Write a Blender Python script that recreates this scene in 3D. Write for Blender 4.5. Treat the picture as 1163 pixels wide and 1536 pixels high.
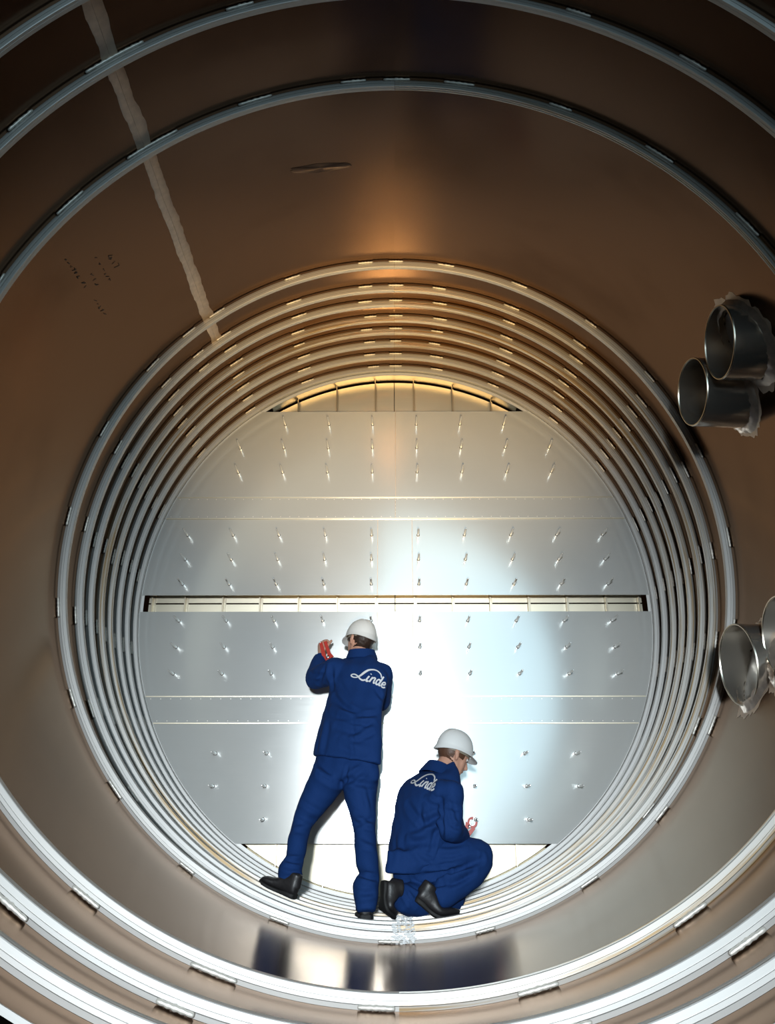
import bpy, bmesh, math, random
import numpy as np
from mathutils import Vector, Matrix, noise
from mathutils.bvhtree import BVHTree

for o in list(bpy.data.objects):
    bpy.data.objects.remove(o, do_unlink=True)
scene = bpy.context.scene
COL = scene.collection
PI = math.pi
RV = 2.0                                  # inner radius of the vessel in metres

# ------------------------------------------------------------------ camera
FPX, PITCH, YAW, PY = 1370.3, 0.4856, -0.0059, 502.0
CAM = Vector((-0.0082, 0.0, -0.7206)) * RV
fwd = Vector((math.sin(YAW) * math.cos(PITCH), math.cos(YAW) * math.cos(PITCH), math.sin(PITCH)))
rgt = fwd.cross(Vector((0, 0, 1))).normalized()
upv = rgt.cross(fwd)
cd = bpy.data.cameras.new('camera')
cd.sensor_fit = 'VERTICAL'
cd.sensor_height = 36.0
cd.lens = 36.0 * FPX / 1536.0
cd.shift_y = -(768.0 - PY) / 1536.0
cd.clip_start = 0.05
cd.clip_end = 200
cam = bpy.data.objects.new('camera', cd)
COL.objects.link(cam)
M3 = Matrix((rgt, upv, -fwd)).transposed()
cam.matrix_world = Matrix.Translation(CAM) @ M3.to_4x4()
scene.camera = cam

# ------------------------------------------------------------------ world, lights, exposure
world = bpy.data.worlds.new('hall_ambient')
scene.world = world
world.use_nodes = True
bg = world.node_tree.nodes['Background']
bg.inputs[0].default_value = (0.55, 0.36, 0.24, 1)
bg.inputs[1].default_value = 0.02

def spot_lamp(name, loc, target, power, color, angle, blend, radius):
    l = bpy.data.lights.new(name, 'SPOT')
    l.energy = power; l.color = color
    l.spot_size = math.radians(angle); l.spot_blend = blend
    l.shadow_soft_size = radius
    o = bpy.data.objects.new(name, l)
    COL.objects.link(o)
    o.location = loc
    o.rotation_euler = (Vector(target) - Vector(loc)).to_track_quat('-Z', 'Y').to_euler()
    return o
# the photographer's strobe, just left of and above the camera
spot_lamp('strobe_lamp', (-0.30, -4.50, -0.80), (0.10, 7.0, -1.00), 2800, (0.86, 0.95, 1.0), 31, 1.0, 0.24)
# added warm spot, turned up to gild the far ceiling and upper tray
spot_lamp('warm_fill_lamp', (0.10, 0.10, -1.75), (0.0, 7.0, 1.75), 1200, (1.0, 0.68, 0.29), 34, 1.0, 0.10)

# unseen cool panel behind the camera, added for the tray's blue reflection
gl = bpy.data.lights.new('cool_fill_panel', 'AREA')
gl.shape = 'RECTANGLE'; gl.size = 3.9; gl.size_y = 6.0; gl.energy = 130; gl.color = (0.58, 0.86, 1.0)
go = bpy.data.objects.new('cool_fill_panel', gl)
COL.objects.link(go)
go.location = (1.7, -5.0, 1.2)
go.rotation_euler = (PI / 2, 0, 0)

vs = scene.view_settings
vs.view_transform = 'Standard'
vs.look = 'None'
vs.gamma = 1.0
vs.use_curve_mapping = False
vs.exposure = 0.40

# ------------------------------------------------------------------ helpers
def at(x, y, d):
    """world point on the plane Y = d * RV seen at photo pixel x, y"""
    dr = rgt * ((x - 581.5) / FPX) - upv * ((y - PY) / FPX) + fwd
    return CAM + dr * (d * RV / dr.y)

def on_shell(x, y, r=1.0):
    dr = rgt * ((x - 581.5) / FPX) - upv * ((y - PY) / FPX) + fwd
    a = dr.x ** 2 + dr.z ** 2
    b = 2 * (CAM.x * dr.x + CAM.z * dr.z)
    c = CAM.x ** 2 + CAM.z ** 2 - (r * RV) ** 2
    return CAM + dr * ((-b + math.sqrt(b * b - 4 * a * c)) / (2 * a))

def tag(o, label=None, cat=None, group=None, kind=None):
    if label: o['label'] = label
    if cat: o['category'] = cat
    if group: o['group'] = group
    if kind: o['kind'] = kind
    return o

def empty(name, loc, parent=None):
    o = bpy.data.objects.new(name, None)
    o.empty_display_size = 0.1
    COL.objects.link(o)
    o.location = loc
    return o

def wloc(o):
    v = Vector((0, 0, 0))
    while o:
        v = v + Vector(o.location)
        o = o.parent
    return v

def link(name, me, mat, parent=None, world_coords=True):
    o = bpy.data.objects.new(name, me)
    COL.objects.link(o)
    if mat is not None:
        me.materials.clear()
        me.materials.append(mat)
    if parent is not None:
        o.parent = parent
        if world_coords:
            me.transform(Matrix.Translation(-wloc(parent)))
    return o

class MB:
    def __init__(self):
        self.v = []; self.f = []; self.uv = None
    def add(self, vs_, fs):
        n = len(self.v)
        self.v += [tuple(p) for p in vs_]
        self.f += [tuple(i + n for i in f) for f in fs]
    def box(self, lo, hi):
        x0, y0, z0 = lo; x1, y1, z1 = hi
        self.add([(x0, y0, z0), (x1, y0, z0), (x1, y1, z0), (x0, y1, z0), (x0, y0, z1), (x1, y0, z1), (x1, y1, z1), (x0, y1, z1)],
                 [(0, 3, 2, 1), (4, 5, 6, 7), (0, 1, 5, 4), (1, 2, 6, 5), (2, 3, 7, 6), (3, 0, 4, 7)])
    def prism_y(self, poly, y0, y1):
        """extrude a polygon given in (x, z), anticlockwise seen from -Y"""
        n = len(poly)
        self.add([(x, y0, z) for x, z in poly] + [(x, y1, z) for x, z in poly],
                 [tuple(range(n)), tuple(reversed(range(n, 2 * n)))] + [((i + 1) % n, i, i + n, (i + 1) % n + n) for i in range(n)])
    def tube(self, secs, n=18, sub=3, power=2.0, cap=0.55):
        """loft through sections (centre, half axis a, half axis b), Catmull-Rom between them, rounded closed ends"""
        S = [(Vector(c), Vector(a), Vector(b)) for c, a, b in secs]
        def cr(p0, p1, p2, p3, t):
            return 0.5 * ((2 * p1) + (p2 - p0) * t + (2 * p0 - 5 * p1 + 4 * p2 - p3) * t * t + (3 * p1 - p0 - 3 * p2 + p3) * t ** 3)
        out = []
        m = len(S)
        for i in range(m - 1):
            i0, i3 = max(i - 1, 0), min(i + 2, m - 1)
            for k in range(sub):
                t = k / sub
                out.append(tuple(cr(S[i0][j], S[i][j], S[i + 1][j], S[i3][j], t) for j in range(3)))
        out.append(S[-1])
        if cap:
            def endcap(s, prev):
                d = (s[0] - prev[0])
                d = d.normalized() if d.length > 1e-9 else Vector((0, 0, 1))
                rr = (s[1].length + s[2].length) / 2 * cap
                return [(s[0] + d * rr * 0.6, s[1] * 0.8, s[2] * 0.8), (s[0] + d * rr * 0.95, s[1] * 0.4, s[2] * 0.4)]
            out = list(reversed(endcap(out[0], out[1]))) + out + endcap(out[-1], out[-2])
        vs_, fs = [], []
        for c, a, b in out:
            for k in range(n):
                th = 2 * PI * k / n
                ct, st = math.cos(th), math.sin(th)
                if power != 2.0:
                    ct = math.copysign(abs(ct) ** (2 / power), ct); st = math.copysign(abs(st) ** (2 / power), st)
                vs_.append(c + a * ct + b * st)
        L = len(out)
        for i in range(L - 1):
            for k in range(n):
                fs.append((i * n + k, i * n + (k + 1) % n, (i + 1) * n + (k + 1) % n, (i + 1) * n + k))
        fs.append(tuple(reversed(range(n))))
        fs.append(tuple(range((L - 1) * n, L * n)))
        self.add(vs_, fs)
    def chain(self, pts, radii, n=12, sub=3, flat=1.0, ref=(0, 0, 1), cap=0.9):
        P = [Vector(p) for p in pts]
        secs = []
        for i, p in enumerate(P):
            t = (P[min(i + 1, len(P) - 1)] - P[max(i - 1, 0)])
            t.normalize()
            r_ = Vector(ref)
            a = t.cross(r_)
            if a.length < 1e-4: a = t.cross(Vector((1, 0, 0)))
            a.normalize()
            b = a.cross(t).normalized()
            secs.append((p, a * radii[i], b * radii[i] * flat))
        self.tube(secs, n=n, sub=sub, cap=cap)
    def ball(self, c, ax, n=16, m=12):
        c = Vector(c)
        vs_, fs = [], []
        for i in range(m + 1):
            ph = PI * i / m
            for k in range(n):
                th = 2 * PI * k / n
                vs_.append(c + ax[0] * (math.sin(ph) * math.cos(th)) + ax[1] * (math.sin(ph) * math.sin(th)) + ax[2] * math.cos(ph))
        for i in range(m):
            for k in range(n):
                fs.append((i * n + k, (i + 1) * n + k, (i + 1) * n + (k + 1) % n, i * n + (k + 1) % n))
        self.add(vs_, fs)
    def mesh(self, name='m', smooth=None):
        me = bpy.data.meshes.new(name)
        me.from_pydata(self.v, [], self.f)
        me.validate()
        if smooth is not None:
            shade(me, smooth)
        return me

def shade(me, deg):
    me.polygons.foreach_set('use_smooth', [True] * len(me.polygons))
    me.set_sharp_from_angle(angle=math.radians(deg))
    me.update()

def fix_normals(me):
    bm = bmesh.new(); bm.from_mesh(me)
    bmesh.ops.recalc_face_normals(bm, faces=bm.faces)
    bm.to_mesh(me); bm.free()
    return me

def remesh(mb, voxel, smooth=4, factor=0.5):
    me = fix_normals(mb.mesh())
    o = bpy.data.objects.new('temporary', me)
    COL.objects.link(o)
    r = o.modifiers.new('r', 'REMESH'); r.mode = 'VOXEL'; r.voxel_size = voxel; r.use_smooth_shade = True
    s = o.modifiers.new('s', 'SMOOTH'); s.iterations = smooth; s.factor = factor
    dg = bpy.context.evaluated_depsgraph_get()
    me2 = bpy.data.meshes.new_from_object(o.evaluated_get(dg))
    bpy.data.objects.remove(o, do_unlink=True)
    bpy.data.meshes.remove(me)
    me2.polygons.foreach_set('use_smooth', [True] * len(me2.polygons))
    return me2

def displace(me, fn):
    n = len(me.vertices)
    co = np.empty(n * 3); me.vertices.foreach_get('co', co); co = co.reshape(-1, 3)
    no = np.empty(n * 3); me.vertices.foreach_get('normal', no); no = no.reshape(-1, 3)
    d = fn(co, no)
    co = co + no * d[:, None]
    me.vertices.foreach_set('co', co.ravel()); me.update()

def set_uv(me, fn, fix_wrap=None):
    uvl = me.uv_layers.new(name='UVMap')
    nl = len(me.loops)
    vi = np.empty(nl, dtype=np.int32); me.loops.foreach_get('vertex_index', vi)
    co = np.empty(len(me.vertices) * 3); me.vertices.foreach_get('co', co); co = co.reshape(-1, 3)
    uv = fn(co[vi])
    if fix_wrap:
        ls = np.empty(len(me.polygons), dtype=np.int32); me.polygons.foreach_get('loop_start', ls)
        lt = np.empty(len(me.polygons), dtype=np.int32); me.polygons.foreach_get('loop_total', lt)
        pid = np.repeat(np.arange(len(ls)), lt)
        mx = np.full(len(ls), -1e9); np.maximum.at(mx, pid, uv[:, 0])
        low = uv[:, 0] < mx[pid] - fix_wrap / 2
        uv[low, 0] += fix_wrap
    uvl.data.foreach_set('uv', uv.astype(np.float32).ravel())

# ------------------------------------------------------------------ materials
MATS = {}
def new_mat(name):
    m = bpy.data.materials.new(name)
    m.use_nodes = True
    nt = m.node_tree
    return m, nt, nt.nodes['Principled BSDF']

def plain(name, col, rough=0.5, metal=0.0, noise_amt=0.0, scale=20, bump=0.0, spec=0.5):
    m, nt, b = new_mat(name)
    b.inputs['Base Color'].default_value = (*col, 1)
    b.inputs['Roughness'].default_value = rough
    b.inputs['Metallic'].default_value = metal
    b.inputs['Specular IOR Level'].default_value = spec
    if noise_amt or bump:
        tc = nt.nodes.new('ShaderNodeTexCoord')
        nz = nt.nodes.new('ShaderNodeTexNoise')
        nz.inputs['Scale'].default_value = scale
        nz.inputs['Detail'].default_value = 5
        nt.links.new(tc.outputs['Object'], nz.inputs['Vector'])
        if noise_amt:
            mx = nt.nodes.new('ShaderNodeMix'); mx.data_type = 'RGBA'
            mx.inputs[6].default_value = (*[c * (1 - noise_amt) for c in col], 1)
            mx.inputs[7].default_value = (*[min(1, c * (1 + noise_amt)) for c in col], 1)
            nt.links.new(nz.outputs['Fac'], mx.inputs[0])
            nt.links.new(mx.outputs[2], b.inputs['Base Color'])
        if bump:
            bp = nt.nodes.new('ShaderNodeBump')
            bp.inputs['Strength'].default_value = bump
            bp.inputs['Distance'].default_value = 0.002
            nt.links.new(nz.outputs['Fac'], bp.inputs['Height'])
            nt.links.new(bp.outputs['Normal'], b.inputs['Normal'])
    MATS[name] = m
    return m

def brushed(name, col, rough, aniso, stretch, rot=0.25, rough_var=0.08, stain=None, stain_scale=(1.2, 3.0), stain_lo=0.5, stain_hi=0.62, bump=0.04, metal=1.0, blotch=0.12, tint=None):
    """brushed aluminium, grain running along U of the UV map (metres)"""
    m, nt, b = new_mat(name)
    N, L = nt.nodes.new, nt.links.new
    uv = N('ShaderNodeUVMap'); uv.uv_map = 'UVMap'
    mp = N('ShaderNodeMapping'); mp.inputs['Scale'].default_value = (stretch[0], stretch[1], 1)
    L(uv.outputs[0], mp.inputs[0])
    nz = N('ShaderNodeTexNoise'); nz.inputs['Scale'].default_value = 1.0; nz.inputs['Detail'].default_value = 4
    L(mp.outputs[0], nz.inputs['Vector'])
    bl = N('ShaderNodeTexNoise'); bl.inputs['Scale'].default_value = 1.7; bl.inputs['Detail'].default_value = 4
    L(uv.outputs[0], bl.inputs['Vector'])
    mr = N('ShaderNodeMapRange'); mr.inputs[3].default_value = rough - rough_var; mr.inputs[4].default_value = rough + rough_var
    ad = N('ShaderNodeMath'); ad.operation = 'ADD'
    hf = N('ShaderNodeMath'); hf.operation = 'MULTIPLY'; hf.inputs[1].default_value = 0.5
    L(nz.outputs['Fac'], ad.inputs[0]); L(bl.outputs['Fac'], ad.inputs[1]); L(ad.outputs[0], hf.inputs[0])
    L(hf.outputs[0], mr.inputs[0])
    L(mr.outputs[0], b.inputs['Roughness'])
    mx = N('ShaderNodeMix'); mx.data_type = 'RGBA'
    mx.inputs[6].default_value = (*[c * (1 - blotch) for c in col], 1)
    mx.inputs[7].default_value = (*[min(1, c * (1 + blotch)) for c in col], 1)
    L(hf.outputs[0], mx.inputs[0])
    out = mx.outputs[2]
    if stain:
        sm = N('ShaderNodeMapping'); sm.inputs['Scale'].default_value = (stain_scale[0], stain_scale[1], 1)
        L(uv.outputs[0], sm.inputs[0])
        sn = N('ShaderNodeTexNoise'); sn.inputs['Scale'].default_value = 1.0; sn.inputs['Detail'].default_value = 6; sn.inputs['Roughness'].default_value = 0.6
        L(sm.outputs[0], sn.inputs['Vector'])
        sr = N('ShaderNodeMapRange'); sr.inputs[1].default_value = stain_lo; sr.inputs[2].default_value = stain_hi
        L(sn.outputs['Fac'], sr.inputs[0])
        m2 = N('ShaderNodeMix'); m2.data_type = 'RGBA'
        L(sr.outputs[0], m2.inputs[0]); L(out, m2.inputs[6]); m2.inputs[7].default_value = (*stain, 1)
        out = m2.outputs[2]
    L(out, b.inputs['Base Color'])
    b.inputs['Metallic'].default_value = metal
    if tint: b.inputs['Specular Tint'].default_value = (*tint, 1)
    if aniso:
        b.inputs['Anisotropic'].default_value = aniso
        b.inputs['Anisotropic Rotation'].default_value = rot
        tg = N('ShaderNodeTangent'); tg.direction_type = 'UV_MAP'; tg.uv_map = 'UVMap'
        L(tg.outputs[0], b.inputs['Tangent'])
    if bump:
        bp = N('ShaderNodeBump'); bp.inputs['Strength'].default_value = bump; bp.inputs['Distance'].default_value = 0.001
        L(nz.outputs['Fac'], bp.inputs['Height']); L(bp.outputs[0], b.inputs['Normal'])
    MATS[name] = m
    return m

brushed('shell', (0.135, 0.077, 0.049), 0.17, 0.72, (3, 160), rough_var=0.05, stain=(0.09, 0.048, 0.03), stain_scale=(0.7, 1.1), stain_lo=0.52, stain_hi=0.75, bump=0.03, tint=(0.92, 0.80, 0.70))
brushed('ring', (0.60, 0.585, 0.565), 0.52, 0.3, (2, 500), rough_var=0.08, bump=0.05, metal=0.6)
brushed('ring_stained', (0.57, 0.545, 0.51), 0.50, 0.3, (2, 500), rough_var=0.08, stain=(0.42, 0.30, 0.17), stain_scale=(0.9, 45), stain_lo=0.50, stain_hi=0.60, bump=0.05, metal=0.75)
brushed('tray', (0.71, 0.71, 0.69), 0.17, 0.5, (4, 260), rough_var=0.03, bump=0.015, blotch=0.04, metal=0.42)
brushed('rear_sheet', (0.70, 0.63, 0.50), 0.42, 0.2, (4, 200), bump=0.02)
plain('bead', (0.84, 0.79, 0.72), 0.42, 0.5, 0.2, 60, 0.5)
plain('pale_weld', (0.88, 0.88, 0.88), 0.7, 0.0, 0.1, 60, 0.3)
plain('weld_strip', (0.66, 0.54, 0.44), 0.55, 0.6, 0.22, 30, 0.3)
plain('stud', (0.97, 0.95, 0.91), 0.22, 0.8)
plain('bracket', (0.62, 0.54, 0.42), 0.35, 0.9)
plain('pipe', (0.74, 0.69, 0.62), 0.2, 0.9, 0.1, 8)
plain('pipe_rim', (0.82, 0.74, 0.62), 0.3, 1.0)
plain('collar', (0.62, 0.52, 0.44), 0.42, 0.8, 0.3, 45, 0.6)
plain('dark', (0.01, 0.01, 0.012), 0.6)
plain('concrete', (0.05, 0.05, 0.06), 0.7, 0, 0.3, 3, 0.2)
plain('ink', (0.05, 0.03, 0.025), 0.6)
plain('scuff', (0.060, 0.036, 0.025), 0.30, 1.0)
plain('denim', (0.007, 0.036, 0.150), 0.85, 0, 0.25, 260, 0.35, spec=0.2)
plain('stitch', (0.006, 0.025, 0.11), 0.9, 0, spec=0.2)
plain('white_print', (0.86, 0.86, 0.88), 0.7)
plain('skin', (0.62, 0.33, 0.23), 0.5, 0, 0.12, 40)
plain('hair_dark', (0.035, 0.018, 0.012), 0.5, 0, 0.5, 120, 0.6)
plain('hair_brown', (0.11, 0.05, 0.028), 0.5, 0, 0.4, 140, 0.6)
plain('helmet_white', (0.90, 0.90, 0.88), 0.35)
plain('headband', (0.30, 0.26, 0.2), 0.5)
plain('visor_inside', (0.72, 0.70, 0.42), 0.4)
plain('leather', (0.022, 0.020, 0.021), 0.42, 0, 0.4, 60, 0.5)
plain('sole', (0.014, 0.013, 0.013), 0.7, 0, 0.3, 80, 0.5)
plain('red_paint', (0.52, 0.035, 0.018), 0.35, 0, 0.12, 40)
plain('steel', (0.7, 0.7, 0.72), 0.25, 1.0)
plain('eye_white', (0.8, 0.78, 0.75), 0.2)
plain('goggles', (0.35, 0.62, 0.72), 0.1)

# ------------------------------------------------------------------ setting: vessel shell and hall floor
Y_OPEN, Y_END = 1.2155, 4.3
NOZ = [  # opening centre x, y, z (in radii), pipe radius, yaw, label
    (0.846, 2.125, 0.376, 0.0985, 0.05, 'large stub pipe high on the right wall, the upper nearer one of its pair'),
    (0.822, 2.315, 0.320, 0.0950, 0.12, 'stub pipe high on the right wall, half behind the larger upper pipe'),
    (0.868, 2.450, -0.378, 0.0990, 0.14, 'stub pipe low on the right wall overlapping the support rings'),
    (0.918, 2.265, -0.345, 0.0990, 0.10, 'stub pipe low on the right wall cut by the right picture edge'),
]
NA, NY = 480, 250
th = np.linspace(0, 2 * PI, NA, endpoint=False)
ys = np.linspace(Y_OPEN, Y_END, NY)
V = np.stack([np.sin(th)[None, :] * np.ones((NY, 1)), ys[:, None] * np.ones((1, NA)), np.cos(th)[None, :] * np.ones((NY, 1))], -1) * RV
F = []
cth = th + PI / NA
for i in range(NY - 1):
    yc = (ys[i] + ys[i + 1]) / 2
    for k in range(NA):
        x, z = math.sin(cth[k]), math.cos(cth[k])
        hole = False
        if x > 0.5 and 1.9 < yc < 2.75:
            for (nx, ny, nz_, rp, yw, _) in NOZ:
                # distance from the pipe axis
                dx = x - nx
                dy = yc - (ny + dx * math.tan(yw))
                if (dy * math.cos(yw)) ** 2 + (z - nz_) ** 2 < (rp * 0.97) ** 2:
                    hole = True
        if not hole:
            F.append((i * NA + k, (i + 1) * NA + k, (i + 1) * NA + (k + 1) % NA, i * NA + (k + 1) % NA))
me = bpy.data.meshes.new('wall_vessel')
me.from_pydata([tuple(v) for v in V.reshape(-1, 3)], [], F)
shade(me, 40)
set_uv(me, lambda c: np.stack([(np.arctan2(c[:, 0], c[:, 2]) % (2 * PI)) * RV, c[:, 1]], -1), 2 * PI * RV)
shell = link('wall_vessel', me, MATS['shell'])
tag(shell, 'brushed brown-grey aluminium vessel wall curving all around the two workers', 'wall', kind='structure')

def revolve(profile, n=300, a0=0.0, a1=2 * PI, closed=True):
    """profile of (r, y) in radii, swept about the vessel axis; angle 0 is the top, positive to the right"""
    full = abs(a1 - a0 - 2 * PI) < 1e-6
    m = len(profile)
    cnt = n if full else n + 1
    vs_, fs = [], []
    for i in range(cnt):
        a = a0 + (a1 - a0) * i / n
        for r, y in profile:
            vs_.append((r * RV * math.sin(a), y * RV, r * RV * math.cos(a)))
    seg = m if closed else m - 1
    for i in range(n):
        j = (i + 1) % cnt
        for k in range(seg):
            k2 = (k + 1) % m
            fs.append((i * m + k, i * m + k2, j * m + k2, j * m + k))
    if not full and closed:
        fs.append(tuple(range(m)))
        fs.append(tuple(reversed(range(n * m, n * m + m))))
    mb = MB(); mb.add(vs_, fs)
    return mb

def cyl_uv(c):
    r = np.hypot(c[:, 0], c[:, 2])
    return np.stack([(np.arctan2(c[:, 0], c[:, 2]) % (2 * PI)) * RV, c[:, 1] + r], -1)

# outer skin and open end lip of the vessel
mb = revolve([(1.0, Y_OPEN), (1.0, Y_OPEN - 0.003), (1.008, Y_OPEN - 0.003), (1.008, Y_END), (1.004, Y_END), (1.004, Y_OPEN)], 240)
me = fix_normals(mb.mesh('plate_edge', 30))
set_uv(me, cyl_uv, 2 * PI * RV)
link('plate_edge', me, MATS['ring'], shell)

# ground longitudinal weld strip high on the left
rng = random.Random(5)
mb = MB()
a_c = math.radians(-39.2)
yy = np.linspace(1.30, 2.93, 120)
for lay, (hw, rr) in enumerate(((1.0, 0.9988), (0.12, 0.9976))):
    vs_, fs = [], []
    for i, y in enumerate(yy):
        n1 = noise.noise(Vector((y * 9, 3.1 + lay, 0))) + 0.5 * noise.noise(Vector((y * 33, 7, 0)))
        n2 = noise.noise(Vector((y * 9, 13.1 + lay, 0))) + 0.5 * noise.noise(Vector((y * 33, 17, 0)))
        wl = (0.021 + 0.008 * n1) * hw
        wr = (0.021 + 0.008 * n2) * hw
        cx_ = a_c + 0.004 * noise.noise(Vector((y * 4, 1, 9)))
        for a, r in ((cx_ - wl, 1.0003), (cx_ - wl * 0.85, rr), (cx_ + wr * 0.85, rr), (cx_ + wr, 1.0003)):
            vs_.append((r * RV * math.sin(a), y * RV, r * RV * math.cos(a)))
    for i in range(len(yy) - 1):
        for k in range(3):
            fs.append((i * 4 + k, (i + 1) * 4 + k, (i + 1) * 4 + k + 1, i * 4 + k + 1))
    mb.add(vs_, fs)
me = mb.mesh('weld_seam', 30)
w = link('weld_seam', me, MATS['weld_strip'], shell)
tag(w, 'ragged pale ground weld strip running along the upper left wall')

# handwriting on the upper left wall: pen strokes on the metal, too faint to read
def wall_strokes(name, strokes, width, mat):
    mb = MB()
    for st in strokes:
        pts = [on_shell(x, y, 0.9992) for x, y in st]
        for a, b in zip(pts[:-1], pts[1:]):
            nrm = Vector((-(a.x + b.x), 0, -(a.z + b.z))).normalized()
            d = b - a
            if d.length < 1e-6: continue
            s = d.normalized().cross(nrm) * width
            q = nrm * 0.001
            mb.add([a - s, a + s, b + s, b - s, a - s + q, a + s + q, b + s + q, b - s + q],
                   [(0, 1, 2, 3), (7, 6, 5, 4), (0, 4, 5, 1), (1, 5, 6, 2), (2, 6, 7, 3), (3, 7, 4, 0)])
    return link(name, mb.mesh(), mat, shell)
rng = random.Random(11)
strokes = []
S_ = lambda x, y: (80 + x / 8.307, 350 + y / 8.307)
strokes.append([S_(*p) for p in ((740, 275), (690, 280), (700, 310), (730, 300), (720, 325), (690, 320))])
strokes.append([S_(*p) for p in ((735, 385), (770, 350))])
strokes.append([S_(*p) for p in ((760, 430), (825, 400), (810, 370)) ])
def scrawl(p0, p1, n, h, seed):
    g = random.Random(seed)
    out = []
    x0, y0 = p0; x1, y1 = p1
    L_ = math.hypot(x1 - x0, y1 - y0); tx, ty = (x1 - x0) / L_, (y1 - y0) / L_
    for i in range(n):
        if g.random() < 0.12: continue
        s0 = L_ * i / n; w_ = L_ / n * 0.75
        k = [(s0 + w_ * g.random(), h * (g.random() - .5) * 2) for _ in range(g.choice((3, 4, 5)))]
        out.append([S_(x0 + tx * s - ty * o, y0 + ty * s + tx * o) for s, o in k])
    return out
strokes += scrawl((520, 290), (720, 600), 8, 22, 1)
strokes += scrawl((480, 500), (560, 660), 3, 26, 2)
strokes += scrawl((160, 310), (660, 1030), 17, 30, 3)
tag(wall_strokes('pen_handwriting', strokes, 0.0013, MATS['ink']), 'faint dark handwriting in pen')

# dark smear on the plain wall overhead
mb = MB(); vs_, fs = [], []
n = 40
for k in range(n):
    a = 2 * PI * k / n
    j_ = 1 + 0.18 * noise.noise(Vector((math.cos(a) * 3, math.sin(a) * 3, 2.0)))
    p = on_shell(481 + 46 * j_ * math.cos(a), 252 - 4.5 * math.cos(a) + 6.5 * j_ * math.sin(a), 0.9994)
    vs_.append(p)
c_ = on_shell(481, 252, 0.9994)
mb.add(vs_ + [c_], [(k, (k + 1) % n, n) for k in range(n)])
tag(link('smear', fix_normals(mb.mesh()), MATS['scuff'], shell), 'dark elongated smear on the upper wall')

# hall floor below the open end
mb = MB(); mb.box((-9, -6, -1.32 * RV), (9, 16, -1.30 * RV))
fl = link('floor', mb.mesh(), MATS['concrete'])
tag(fl, 'dark hall floor below the open end of the vessel', 'floor', kind='structure')

# ------------------------------------------------------------------ support rings with their weld beads
def bead_mesh(seed, length=0.105, rad=0.0085):
    g = random.Random(seed)
    mb = MB()
    secs = []
    k = 11
    for i in range(k):
        t = i / (k - 1)
        env = 0.75 + 0.25 * math.sin(PI * t)
        r_ = rad * env * (1.12 if i % 2 else 0.86) * (0.9 + 0.2 * g.random())
        if i in (0, k - 1): r_ *= 1.2
        secs.append((((t - .5) * length, (g.random() - .5) * 0.0015, 0), (0, r_, 0), (0, 0, r_)))
    mb.tube(secs, n=8, sub=1, cap=0.6)
    return mb.mesh('weld_bead', 60)
BEADS = [bead_mesh(i) for i in range(4)]
for m_ in BEADS: m_.materials.append(MATS['bead'])

RINGS = [1.306, 1.505, 1.814, 2.704, 2.866, 2.976, 3.094, 3.198, 3.307, 3.422, 3.540]
RLAB = ['support ring nearest the open end, mostly outside the picture corners',
        'second support ring from the open end, crossing all four picture corners',
        'third support ring from the open end, its top standing clear above the plain wall',
        'outermost ring of the close-set group, edging the wide plain wall band',
        'second ring inward of the close-set support rings',
        'third ring inward of the close-set support rings, under the feet of the standing worker',
        'fourth ring inward of the close-set support rings',
        'fifth ring inward of the close-set support rings',
        'sixth ring inward of the close-set support rings',
        'seventh ring inward, last but one before the tray',
        'innermost support ring, tight around the rim of the tray']
def ring_profile(d, variant):
    p = [(0.9998, d + 0.0060), (0.9930, d + 0.0045), (0.9922, d + 0.0075), (0.9911, d + 0.0075), (0.9909, d + 0.0002), (0.9851, d), (0.9848, d + 0.0022), (0.9839, d + 0.0022), (0.9836, d), (0.9757, d), (0.9745, d + 0.0010)]
    if variant:
        p += [(0.9745, d + 0.0035), (0.9762, d + 0.0040), (0.9762, d + 0.0065), (0.9745, d + 0.0070), (0.9745, d + 0.0105), (0.9762, d + 0.0110), (0.9762, d + 0.0135), (0.9745, d + 0.014)]
    else:
        p += [(0.9745, d + 0.0075), (0.9751, d + 0.0080), (0.9745, d + 0.0085)]
    p += [(0.9745, d + 0.0172), (0.9755, d + 0.018), (0.9998, d + 0.018)]
    return p
for i, d in enumerate(RINGS):
    root = empty('support_ring', (0, d * RV, -RV))
    tag(root, RLAB[i], 'ring', 'support rings welded around the vessel wall')
    last = i == len(RINGS) - 1
    for side, (a0, a1) in enumerate(((-PI, -0.0004), (0.0004, PI))):
        variant = side == 1 and i in (2, 4, 6, 7)
        mb = revolve(ring_profile(d, variant), 170, a0, a1)
        me = fix_normals(mb.mesh('ring_half', 25))
        set_uv(me, cyl_uv, 2 * PI * RV)
        stained = (side == 1 and i in (2, 4, 5, 6, 7, 8)) or (side == 0 and i in (6, 7))
        link('ring_half', me, MATS['ring_stained' if stained else 'ring'], root)
    g = random.Random(i)
    angs = [-178.5 + 15.7 * k + g.uniform(-0.7, 0.7) for k in range(23)] + [0.3]
    if i in (1, 2): angs += [-36.2, -40.5]
    if i in (3, 4, 5): angs += [-40.5 + 3.4, -40.5 - 3.4]
    for k, a in enumerate(angs):
        o = bpy.data.objects.new('weld_bead', BEADS[(k * 7 + i) % 4])
        COL.objects.link(o)
        o.parent = root
        ar = math.radians(a)
        rr = 0.9945 * RV
        o.location = (rr * math.sin(ar), -0.004, rr * math.cos(ar) + RV)
        o.rotation_euler = (0, ar, 0)
        sc = 1.0 if i > 2 else (1.15 if g.random() < 0.7 else 1.5)
        o.scale = (sc * g.uniform(0.85, 1.1), 1, 1)

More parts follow.
